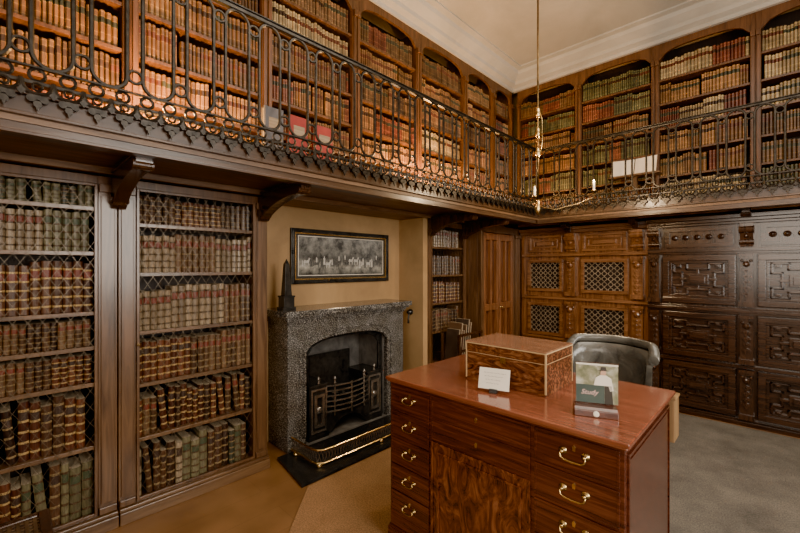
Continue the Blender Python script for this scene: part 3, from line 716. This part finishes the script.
e=empty('folio_rack',(-2.8,3.9,0),'wooden rack of leaning folios against the narrow bookcase','rack')
m=MB()
for x in (-2.86,-2.62):
    m.box(x,x+.03,3.62,3.65,0,.82); m.box(x,x+.03,4.06,4.09,0,.82)
m.box(-2.86,-2.59,3.62,4.09,.44,.465); m.box(-2.60,-2.585,3.62,4.09,.62,.65); m.box(-2.60,-2.585,3.62,4.09,.80,.83)
m.box(-2.86,-2.59,3.62,4.09,.10,.12)
m.obj('frame',M_carvz,e,0.003)
M_fol=[noisemat('folio_board_'+n,[(.3,c),(.7,tuple(q*1.8 for q in c))],(6,6,6),5,.5,0) for n,c in (('brown',(.07,.038,.02)),('red',(.07,.025,.016)),('dark',(.035,.023,.016)))]
for i,(k,h) in enumerate(((2,.40),(0,.47),(1,.38),(0,.44),(2,.50),(0,.46))):
    y=3.655+i*.045; ln=.14
    m=MB(lambda a,b,c,y=y,ln=ln:(a,y+b+c*ln,.466+c))
    m.box(-2.84,-2.66,0,.026,0.001,h,0); m.box(-2.835,-2.655,.008,.018,.004,h+.002,1)
    o=m.obj('folio',[M_fol[k],M_paper],None,0.002,label='tall worn folio leaning in the wooden rack',category='book',group='folios in the rack')

# ------------------------------------------------------------------ carved cabinets on the end wall
def notch_path(s0,s1,z0,z1,d,n=.25,m_=.12):
    w=s1-s0;h=z1-z0;a=w*n;b=h*n;p=w*m_;q=h*m_
    return [(s0,d,z0),(s0+a,d,z0),(s0+a,d,z0+q),(s1-a,d,z0+q),(s1-a,d,z0),(s1,d,z0),(s1,d,z0+b),(s1-p,d,z0+b),(s1-p,d,z1-b),(s1,d,z1-b),(s1,d,z1),(s1-a,d,z1),(s1-a,d,z1-q),(s0+a,d,z1-q),(s0+a,d,z1),(s0,d,z1),(s0,d,z1-b),(s0+p,d,z1-b),(s0+p,d,z0+b),(s0,d,z0+b)]
def ridge(m,path,r,mi=0,closed=True):
    n=len(path)
    for i in range(n if closed else n-1):
        a=path[i];b=path[(i+1)%n]
        s0,s1=sorted((a[0],b[0]));z0,z1=sorted((a[2],b[2]))
        m.box(s0-r,s1+r,a[1],a[1]+r*1.3,z0-r,z1+r,mi); m.box(s0-r*.5,s1+r*.5,a[1]+r*1.3,a[1]+r*2.2,z0-r*.5,z1+r*.5,mi)
def geo_panel(m,s0,s1,z0,z1,d):
    moulding(m,s0,s1,z0,z1,d,.040); moulding(m,s0+.056,s1-.056,z0+.056,z1-.056,d,.018)
    ridge(m,notch_path(s0+.098,s1-.098,z0+.090,z1-.090,d,.28,.17),.0125)
    cs,cz=(s0+s1)/2,(z0+z1)/2; w=(s1-s0)*.15; h=(z1-z0)*.11
    m.box(cs-w,cs+w,d,d+.034,cz-h,cz+h); m.box(cs-w*.72,cs+w*.72,d+.034,d+.054,cz-h*.65,cz+h*.65)
    for sx in (-1,1):
        m.box(min(cs+sx*w,cs+sx*w*1.7),max(cs+sx*w,cs+sx*w*1.7),d,d+.028,cz-.012,cz+.012)
        m.box(cs-.012,cs+.012,d,d+.028,min(cz+sx*h,cz+sx*h*2.0),max(cz+sx*h,cz+sx*h*2.0))
        for sz in (-1,1):
            a=cs+sx*(s1-s0)*.27; b=cz+sz*(z1-z0)*.275
            m.box(a-.024,a+.024,d,d+.028,b-.018,b+.018); m.box(a-.014,a+.014,d+.028,d+.040,b-.009,b+.009)
def dome(m,s,z,r,d0,h,n=10):
    m.lathe([(r,d0),(r,d0+h*.35),(r*.8,d0+h*.75),(r*.35,d0+h)],(s,0,z),n,'b')
def pilaster(m,s,w,z0,z1,d):
    m.box(s-w/2,s+w/2,d,d+.05,z0+.05,z1-.05)
    m.box(s-w/2-.01,s+w/2+.01,d,d+.07,z0,z0+.05); m.box(s-w/2-.01,s+w/2+.01,d,d+.075,z1-.03,z1); m.box(s-w/2-.004,s+w/2+.004,d,d+.065,z1-.05,z1-.03)
    dome(m,s,z1-.105,w*.30,d+.05,.04)
    for sx in (-1,1): dome(m,s+sx*w*.33,z1-.072,w*.15,d+.05,.022,8)
    k=0; z=z1-.15
    while z>z0+.115:
        f=1-.35*((z1-z)/(z1-z0)); hw=w*.42*f
        m.prism([(s,z),(s+hw*.6,z-.008),(s+hw,z-.026),(s+hw*.55,z-.030),(s+hw*.25,z-.052),(s,z-.060),(s-hw*.25,z-.052),(s-hw*.55,z-.030),(s-hw,z-.026),(s-hw*.6,z-.008)],d+.05,d+.066+.006*(k%2),'ac')
        dome(m,s,z-.022,w*.09,d+.066,.014,8)
        z-=.058; k+=1
def corbel(m,s,w,z0,z1,d):
    h=z1-z0
    m.prism([(d,z0),(d+.03,z0),(d+.04,z0+h*.3),(d+.06,z0+h*.5),(d+.09,z0+h*.75),(d+.09,z1),(d,z1)],s-w/2,s+w/2,'bc')
    m.lathe([(h*.16,-w/2-.008),(h*.16,w/2+.008)],(s,d+.07,z0+h*.74),14,'a')
    m.lathe([(h*.11,-w/2-.006),(h*.11,w/2+.006)],(s,d+.035,z0+h*.2),12,'a')
    dome(m,s,z0+h*.47,w*.2,d+.045,.03,10)
Y0=5.25; T=TB(Y0)
e=empty('carved_cabinet',(.0,5.6,0),'dark carved walnut cabinet with geometric panelled doors on the end wall','cabinet')
cols=[(-.955,-.315),(-.165,.475),(.625,1.265)]
pil=[-1.03,-.24,.55,1.34]
m=MB(T); m.box(-1.095,1.42,-.73,-.0,0.0,2.13); m.obj('body',M_carvz,e)
m=MB(T); m.box(-1.095,1.43,0,.05,0,.045); m.box(-1.095,1.43,0,.035,.045,.065); m.obj('plinth',M_carv,e,0.004)
m=MB(T); m.box(-1.095,1.45,0,.10,2.09,2.13); m.box(-1.095,1.44,0,.07,2.06,2.09); m.box(-1.095,1.43,0,.04,2.035,2.06)
m.obj('cornice',M_carv,e,0.003)
m=MB(T); m.box(-1.095,1.42,0,.045,1.755,1.79); m.box(-1.095,1.42,0,.026,1.735,1.755); m.obj('frieze_rail',M_carv,e,0.002)
for a,b in cols:
    m=MB(T)
    moulding(m,a+.03,b-.03,1.81,2.02,0,.028)
    cs=(a+b)/2
    # carved scroll frieze: running rosettes joined by leaves
    q=a+.115
    while q<b-.10:
        dome(m,q,1.915,.030,0,.030,12); dome(m,q,1.915,.012,.030,.012,8)
        m.prism([(q+.034,1.915),(q+.050,1.945),(q+.066,1.915),(q+.050,1.885)],0,.018,'ac'); q+=.1
    m.obj('frieze_panel',M_carv,e)
m=MB(T); m.box(-1.095,1.42,0,.05,1.135,1.165); m.box(-1.095,1.42,0,.034,1.165,1.185); m.box(-1.095,1.42,0,.034,1.115,1.135); m.obj('middle_rail',M_carv,e,0.002)
m=MB(T); m.box(-1.095,1.42,0,.04,.575,.605); m.obj('middle_rail',M_carv,e,0.002)
for p in pil:
    for z0,z1 in ((1.20,1.73),(.62,1.11),(.07,.565)):
        m=MB(T); pilaster(m,p,.10,z0,z1,.002); m.obj('pilaster',M_carvz,e)
    m=MB(T); corbel(m,p,.10,1.80,2.03,.002); m.obj('corbel',M_carvz,e)
for a,b in cols:
    for z0,z1 in ((1.20,1.725),(.62,1.11),(.08,.565)):
        m=MB(T); m.box(a,b,0,.008,z0,z1); geo_panel(m,a+.01,b-.01,z0+.006,z1-.006,.008); m.obj('door',M_carv,e,0.003)
Y2=5.35; T=TB(Y2)
e=empty('lattice_cabinet',(-1.9,5.6,0),'walnut cabinet with open lattice doors next to the carved cabinet','cabinet')
lc=[(-2.60,-2.13),(-1.86,-1.34)]
m=MB(T)
xs=[-2.72,-2.60,-2.13,-1.86,-1.34,-1.10]
for a,b in ((xs[0],xs[1]),(xs[2],xs[3]),(xs[4],xs[5])): m.box(a,b,-.6,0,0,2.13)
for a,b in lc:
    for z0,z1 in ((0,.66),(1.08,1.27),(1.68,2.13)): m.box(a,b,-.6,0,z0,z1)
m.obj('body',M_latwz,e)
for a,b in lc:
    for z0,z1 in ((.66,1.08),(1.27,1.68)):
        m=MB(T); m.box(a,b,-.10,-.08,z0,z1); m.obj('back_panel',M_back,e)
m=MB(T); m.box(-2.72,-1.105,0,.09,2.09,2.13); m.box(-2.71,-1.105,0,.06,2.05,2.09); m.obj('cornice',M_latw,e,0.003)
for z0,z1,dd in ((1.74,1.775,.045),(1.15,1.19,.035),(.6,.63,.03),(0,.06,.045)):
    m=MB(T); m.box(-2.7,-1.105,0,dd,z0,z1); m.obj('rail',M_latw,e,0.003)
for a,b in lc:
    m=MB(T); moulding(m,a+.0,b-.0,1.80,2.03,0,.022); moulding(m,a+.06,b-.06,1.86,1.97,0,.014); m.box(a+.12,b-.12,0,.024,1.89,1.94)
    m.obj('frieze_panel',M_latw,e,0.002)
for p,w in ((-2.00,.12),(-1.22,.12)):
    for z0,z1 in ((1.21,1.72),(.65,1.13)):
        m=MB(T); pilaster(m,p,w,z0,z1,.002); m.obj('pilaster',M_latwz,e)
    m=MB(T); corbel(m,p,w,1.80,2.04,.002); m.obj('corbel',M_latwz,e)
M_latb=noisemat('lattice_brass',[(0.3,(0.22,0.165,0.11)),(0.7,(0.46,0.36,0.25))],(12,12,12),4,0.35,0,metal=.3)
for a,b in lc:
    for z0,z1 in ((.66,1.08),(1.27,1.68)):
        m=MB(T); moulding(m,a-.015,b+.015,z0-.015,z1+.015,-.004,.030); d=m.obj('door',M_latw,e,0.002)
        m=MB(T); W=b-a; H=z1-z0
        n=7; pw=W/n; k=int(round(H/pw)); ph=H/k
        for i in range(n):
            for j in range(k):
                cx=a+pw*(i+.5); cz=z0+ph*(j+.5); r=pw*.36
                m.tube([(cx+r*math.cos(pi/8+q*pi/4),-.012,cz+r*math.sin(pi/8+q*pi/4)) for q in range(8)],.0042,4,True)
                m.box(cx-pw/2,cx-r*.9,-.016,-.008,cz-.004,cz+.004); m.box(cx+r*.9,cx+pw/2,-.016,-.008,cz-.004,cz+.004)
                m.box(cx-.004,cx+.004,-.016,-.008,cz-ph/2,cz-r*.9); m.box(cx-.004,cx+.004,-.016,-.008,cz+r*.9,cz+ph/2)
        m.obj('lattice',M_latb,d)
    m=MB(T); m.box(a+.01,b-.01,0,.006,.1,.57); geo_panel(m,a+.02,b-.02,.11,.56,.006); m.obj('door',M_latw,e,0.002)

# ------------------------------------------------------------------ carpets
m=MB(); m.prism([(-2.45,1.56),(-2.02,1.12),(-1.2,.2),(-.62,.2),(-.62,3.4),(-2.45,3.4)],0.001,.008,'ab'); m.obj('carpet',M_ctan,None,label='tan carpet between the hearth and the desk',category='carpet')
m=MB(); m.prism([(-.60,-.8),(2.3,-.8),(2.3,5.15),(-2.42,5.15),(-2.42,3.42),(-.60,3.42)],0.001,.008,'ab'); m.obj('carpet',M_cgrey,None,label='grey-brown carpet in front of the carved cabinet',category='carpet')

# ------------------------------------------------------------------ desk
DX0,DX1,DY0,DY1,DZ=-1.655,-.385,1.575,2.43,.96
G0=.008
e=empty('desk',((DX0+DX1)/2,(DY0+DY1)/2,G0),'tall mahogany pedestal desk with brass bail handles','desk')
m=MB(); m.box(DX0,DX1,DY0,DY1,DZ-.020,DZ); m.box(DX0+.008,DX1-.008,DY0+.008,DY1-.008,DZ-.030,DZ-.020); m.obj('desk_top',M_maht,e,0.005)
m=MB(); bx0,bx1,by0,by1=DX0+.020,DX1-.022,DY0+.024,DY1-.035
m.box(bx0,bx1,by0,by1,.10,DZ-.030); m.obj('body',M_mahx,e,0.003)
m=MB(); m.box(bx0-.012,bx1+.012,by0-.012,by1+.012,G0,.085); m.box(bx0-.006,bx1+.006,by0-.006,by1+.006,.085,.10); m.obj('plinth',M_mahx,e,0.003)
hm=MB(TB(0))
for sx in (-.042,.042):
    hm.lathe([(.016,0),(.016,.003),(.008,.006),(.006,.016),(.009,.02),(.002,.023)],(sx,0,0),12,'b')
hm.tube([(-.042,.016,0),(-.047,.02,-.006),(-.044,.022,-.020),(-.030,.024,-.028),(0,.025,-.029),(.030,.024,-.028),(.044,.022,-.020),(.047,.02,-.006),(.042,.016,0)],[.003,.0035,.004,.0042,.0045,.0042,.004,.0035,.003],8)
hmesh=hm.mesh('handle',[M_brass])
for p in hmesh.polygons: p.use_smooth=True
def drawer(a,b,z0,z1,handle=True,hs=1.0,mat=M_mahx):
    T=TB(by0); m=MB(T)
    m.box(a+.014,b-.014,0,.005,z0+.014,z1-.011)
    moulding(m,a+.005,b-.005,z0+.005,z1-.002,0,.0075)
    d=m.obj('drawer',mat,e,0.0015)
    m=MB(T); cs,cz=(a+b)/2,(z0+z1)/2; o=.032*handle
    m.prism([(cs-.005,cz-.012+o),(cs-.007,cz+.004+o),(cs,cz+.012+o),(cs+.007,cz+.004+o),(cs+.005,cz-.012+o)],.005,.0080,'ac'); m.obj('keyhole_plate',M_brass,d)
    if handle:
        h=bpy.data.objects.new('handle',hmesh); C.objects.link(h); h.location=(cs,by0-.005,cz+.012); h.scale=(hs,1.0,hs*.9); par(h,d)
cA,cB,cC,cD=bx0+.010,-1.325,-.765,bx1-.010
zt=DZ-.040
for i in range(5): drawer(cA,cB-.008,zt-.152*(i+1),zt-.152*i,True,.80)
drawer(cB,cC,zt-.115,zt,False); drawer(cB,cC,zt-.235,zt-.12,False)
for i in range(5): drawer(cC+.008,cD,zt-.150*(i+1),zt-.150*i,True,1.05)
T=TB(by0); m=MB(T); m.box(cB+.018,cC-.018,0,.005,.142,zt-.258); moulding(m,cB+.004,cC-.004,.125,zt-.242,0,.010); moulding(m,cB+.045,cC-.045,.175,zt-.285,.005,.008)
d=m.obj('door',M_mahz,e,0.001)
T=TL(bx1); m=MB(T); moulding(m,by0+.03,by1-.03,.14,zt-.02,0,.008); m.box(by0+.06,by1-.06,0,.004,.17,zt-.05); m.obj('side_panel',M_mahx,e,0.001)
m=MB(); m.box(-.425,-.385,by1,2.52,.70,.915); m.box(-.43,-.38,by1,2.52,.915,.928); m.obj('pull_out_slide',M_light,e,0.003)

# box on the desk
e=empty('writing_box',(-1.055,2.035,DZ),'polished rosewood writing box with pale inlaid edges on the desk','box')
m=MB(); m.box(-1.287,-.823,1.868,2.202,DZ+.006,DZ+.155); m.box(-1.290,-.820,1.865,2.205,DZ,DZ+.010); m.obj('body',M_box,e,0.002)
m=MB(); m.box(-1.289,-.821,1.866,2.204,DZ+.1575,DZ+.212); m.obj('lid',M_box,e,0.002)
m=MB(); m.box(-1.291,-.819,1.864,2.206,DZ+.212,DZ+.218); m.obj('lid_top',M_boxl,e,0.002)
m=MB(); m.box(-1.071,-1.039,1.8635,1.868,DZ+.125,DZ+.155); m.obj('lock_plate',M_brass,e)
m=MB(); m.box(-1.2905,-.8195,1.8650,2.2050,DZ+.1555,DZ+.1572); m.box(-1.2915,-.8185,1.8635,2.2065,DZ+.206,DZ+.2115)
for x in (-1.2895,-.8265): m.box(x,x+.006,1.8645,1.868,DZ+.01,DZ+.206)
m.box(-.8210,-.8195,1.868,1.873,DZ+.01,DZ+.206); m.box(-.8210,-.8195,2.1995,2.2045,DZ+.01,DZ+.206)
m.obj('inlaid_edging',M_inlay,e)
class RT:
    def __init__(s,c,a,tilt=0): s.c=c;s.a=a;s.t=tilt
    def __call__(s,x,y,z):
        y2=y*math.cos(s.t)-z*math.sin(s.t); z2=y*math.sin(s.t)+z*math.cos(s.t)
        X=x; Y=-y2
        return (s.c[0]+X*math.cos(s.a)-Y*math.sin(s.a), s.c[1]+X*math.sin(s.a)+Y*math.cos(s.a), s.c[2]+z2)
e=empty('notice_card',(-1.05,1.74,DZ),'cream notice card leaning on a small dark stand on the desk','card')
R=RT((-1.04,1.745,DZ+.016),.30,.32)
m=MB(R); m.box(-.078,.078,0,.003,0,.105); m.obj('card',M_white,e)
m=MB(R); r3=random.Random(5)
for j in range(4):
    x=-.055+.006*j
    while x<.055-.01*j:
        w=r3.uniform(.006,.016); zz=.080-j*.017
        m.tube([(x,.0035,zz),(x+w*.3,.0035,zz+.003),(x+w*.6,.0035,zz-.001),(x+w,.0035,zz+.002)],.0007,3); x+=w+.004
m.obj('handwriting',M_ink,e)
m=MB(RT((-1.04,1.745,DZ),.30,0)); m.box(-.02,.02,-.045,.016,0,.012); m.box(-.018,.018,-.044,-.034,.012,.06); m.box(-.02,.02,.006,.014,.012,.022); m.obj('stand',M_cast,e,0.002)
e=empty('leaflet_stand',(-.575,1.83,DZ),'acrylic stand with a printed leaflet showing a person on a lawn','sign')
R0=RT((-.575,1.80,DZ),.42,0); R=RT((-.575,1.825,DZ+.042),.42,-.0)
m=MB(R0); m.prism([(-.045,0),(.045,0),(.045,.028),(.03,.038),(-.045,.038)],-.085,.085,'bc'); m.obj('base',M_mahx,e,0.003)
m=MB(R0); m.lathe([(.012,.0445),(.012,.047),(.009,.049)],(0,0,.016),14,'b'); m.obj('base_label',M_white,e)
m=MB(R); m.box(-.086,.086,-.008,-.004,-.004,.175); m.obj('acrylic_back',M_acr,e)
m=MB(R); m.box(-.083,.083,-.003,-.001,0,.172); m.obj('leaflet',M_green,e)
m=MB(R); m.box(-.083,.030,-.001,.0005,.0,.078); m.obj('leaflet_panel',M_teal,e)
m=MB(R)
m.prism([(-.012,.078),(-.004,.112),(.014,.124),(.036,.124),(.056,.112),(.066,.06),(.052,.055),(.046,.078)],.0005,.001,'ac',0)
m.prism([(.016,.124),(.014,.134),(.018,.145),(.034,.145),(.037,.134),(.033,.124)],.001,.0016,'ac',1)
m.prism([(.002,.143),(.014,.146),(.017,.160),(.035,.160),(.038,.146),(.050,.143)],.0012,.002,'ac',2)
m.prism([(.031,.0),(.031,.078),(.058,.078),(.064,.0)],.0005,.001,'ac',2)
m.prism([(-.083,.165),(-.083,.172),(.083,.172),(.083,.165)],.0,.001,'ac',0)
m.obj('printed_person',[M_white,M_skin,M_ink],e)
cu=bpy.data.curves.new('t','FONT'); cu.body='Study'; cu.size=.030; cu.align_x='CENTER'; cu.extrude=.0003; cu.shear=.3
to=bpy.data.objects.new('t',cu); C.objects.link(to); bpy.context.view_layer.update()
me=bpy.data.meshes.new_from_object(to.evaluated_get(bpy.context.evaluated_depsgraph_get())); bpy.data.objects.remove(to)
for v in me.vertices:
    v.co=Vector(R(v.co.x-.03,.0012+v.co.z,v.co.y+.036))
me.materials.clear(); me.materials.append(M_pink)
o=bpy.data.objects.new('lettering',me); C.objects.link(o); par(o,e)

# ------------------------------------------------------------------ chair
cx,cy=-.83,2.84
e=empty('armchair',(cx,cy,G0),'grey-brown leather tub armchair with rolled back behind the desk','chair')
def shell(m,r,z0,z1,th,a0,a1,n=30):
    rows=[]; am=(a0+a1)/2
    for i in range(n+1):
        a=a0+(a1-a0)*i/n
        q=abs(a-am)/((a1-a0)/2)
        top=z1-.01*q-.07*max(0,q-.72)/.28
        roll=[(r+.024+.030*math.cos(b),top-.008+.028*math.sin(b)) for b in [x*pi/6 for x in range(-3,11)]]
        prof=[(r,z0),(r+.008,z0+.2),(r+.014,top-.06)]+roll+[(r-.014,top-.04),(r-.018,top-.11),(r-th,z0+.25),(r-th,z0)]
        rows.append([(cx+p[0]*math.cos(a),cy+p[0]*math.sin(a)*.62,p[1]) for p in prof])
    L=len(rows[0]); vs=[q for rr in rows for q in rr]; fs=[]
    for i in range(n):
        for k in range(L): fs.append((i*L+k,i*L+(k+1)%L,(i+1)*L+(k+1)%L,(i+1)*L+k))
    fs.append(tuple(range(L))); fs.append(tuple(n*L+k for k in range(L)))
    m.add(vs,fs)
m=MB(); shell(m,.245,.35,1.10,.05,pi/2-1.62,pi/2+1.5)
m.obj('backrest',M_leath,e,smooth=True)
m=MB()
m.lathe([(.02,.40),(.17,.40),(.19,.43),(.19,.49),(.16,.52),(.02,.53)],(cx,cy-.06,0),24); m.obj('seat',M_leath,e,smooth=True)
for dx,dy in ((-.13,-.18),(.13,-.18),(-.13,.07),(.13,.07)):
    m=MB(); m.lathe([(.014,G0),(.02,.05),(.016,.1),(.026,.3),(.028,.41)],(cx+dx,cy+dy,0),10); m.obj('leg',M_mahx,e,smooth=True)

# ------------------------------------------------------------------ cane stool (bottom corner)
e=empty('stool',(-2.27,-.07,0),'dark wooden stool with woven cane seat in front of the bookcase','stool')
x0,x1,y0,y1,z=-2.5,-2.03,-.30,.165,.45
m=MB(); m.box(x0,x1,y0,y0+.04,z-.045,z); m.box(x0,x1,y1-.04,y1,z-.045,z); m.box(x0,x0+.04,y0+.04,y1-.04,z-.045,z); m.box(x1-.04,x1,y0+.04,y1-.04,z-.045,z); m.obj('seat_frame',M_carvz,e,0.005)
m=MB()
for i in range(14):
    a=x0+.04+(x1-x0-.08)*(i+.5)/14; b=y0+.04+(y1-y0-.08)*(i+.5)/14
    m.box(a-.006,a+.006,y0+.04,y1-.04,z-.012,z-.008); m.box(x0+.04,x1-.04,b-.006,b+.006,z-.009,z-.005)
m.obj('cane_seat',M_cane,e)
for a in (x0+.025,x1-.025):
    for b in (y0+.025,y1-.025):
        m=MB(); m.lathe([(.012,0),(.016,.05),(.013,.08),(.02,.2),(.015,.3),(.022,.34),(.022,.41)],(a,b,0),10); m.obj('leg',M_carvz,e,smooth=True)
for a in (x0+.025,x1-.025):
    m=MB(); m.tube([(a,y0+.025,.15),(a,y1-.025,.15)],.009,8); m.obj('stretcher',M_carvz,e)

# ------------------------------------------------------------------ hanging lamp
hx,hy=-1.556,3.37
e=empty('hanging_lamp',(hx,hy,ZC),'slim brass hanging lamp on a long rod from the ceiling','lamp')
m=MB(); m.lathe([(.07,ZC),(.07,ZC-.015),(.03,ZC-.05),(.012,ZC-.07)],(hx,hy,0),16); m.tube([(hx,hy,ZC-.05),(hx,hy,2.1)],.0085,8); m.obj('rod',M_dbrass,e,smooth=True)
m=MB()
for z in (2.98,2.80,2.62): m.lathe([(.010,z-.05),(.018,z-.03),(.024,z),(.018,z+.03),(.010,z+.05)],(hx,hy,0),12)
m.tube([(hx+.02,hy,2.62),(hx+.04,hy,2.7),(hx+.04,hy,2.9),(hx+.02,hy,2.98)],.005,6)
m.lathe([(.004,2.06),(.018,2.09),(.024,2.12),(.012,2.17),(.009,2.2)],(hx,hy,0),12)
m.obj('fitting',M_brass,e,smooth=True)
for ux,uy,L in ((.72,.70,.50),(-.5,.85,.30)):
    m=MB(); m.tube([(hx,hy,2.14),(hx+ux*L*.3,hy+uy*L*.3,2.11),(hx+ux*L*.7,hy+uy*L*.7,2.16),(hx+ux*L,hy+uy*L,2.22),(hx+ux*L,hy+uy*L,2.27)],.0045,6)
    m.lathe([(.006,2.26),(.022,2.275),(.024,2.285),(.010,2.29)],(hx+ux*L,hy+uy*L,0),12); a=m.obj('arm',M_dbrass,e,smooth=True)
    m=MB(); m.lathe([(.009,2.29),(.010,2.36),(.004,2.38)],(hx+ux*L,hy+uy*L,0),10); m.obj('candle_tube',M_candle,a,smooth=True)
    if L>.4:
        l=bpy.data.lights.new('cabinet_fill','POINT'); l.energy=48; l.color=(1,.72,.42); l.shadow_soft_size=.08  # added fill at the candle arm, warms the end-wall cabinets
        o=bpy.data.objects.new('cabinet_fill',l); o.location=(hx+ux*L,hy+uy*L,2.46); C.objects.link(o); par(o,e)

# ------------------------------------------------------------------ lights
def area(loc,rot,sx,sy,en,col):
    l=bpy.data.lights.new('fill_light','AREA'); l.shape='RECTANGLE'; l.size=sx; l.size_y=sy; l.energy=en; l.color=col
    o=bpy.data.objects.new('fill_light',l); o.location=loc; o.rotation_euler=rot; C.objects.link(o)
area((XR-.15,1.5,2.3),(0,pi/2,0),2.2,2.0,165,(1,.93,.82))  # fill added at the invented right-wall window
area((.6,YN+.15,2.3),(pi/2,0,0),2.6,2.2,95,(1,.90,.77))  # added fill behind the camera, no window modelled there
area((.2,2.4,ZC-.12),(0,0,0),2.2,2.2,75,(1,.89,.74))  # soft overhead fill added under the ceiling, no real source
w=bpy.data.worlds.new('World'); bpy.context.scene.world=w; w.use_nodes=True
w.node_tree.nodes['Background'].inputs[0].default_value=(.9,.8,.7,1); w.node_tree.nodes['Background'].inputs[1].default_value=.2

# ------------------------------------------------------------------ camera
cam=bpy.data.cameras.new('camera'); cam.lens=17.55; cam.sensor_width=36
co=bpy.data.objects.new('camera',cam); co.location=(0,0,1.6); co.rotation_euler=(pi/2,0,math.radians(44.26)); C.objects.link(co)
cam.clip_start=.02
bpy.context.scene.camera=co
vs=bpy.context.scene.view_settings
vs.view_transform='AgX'
try: vs.look='AgX - Punchy'
except Exception: pass
vs.exposure=1.0
print('books',NB[0])
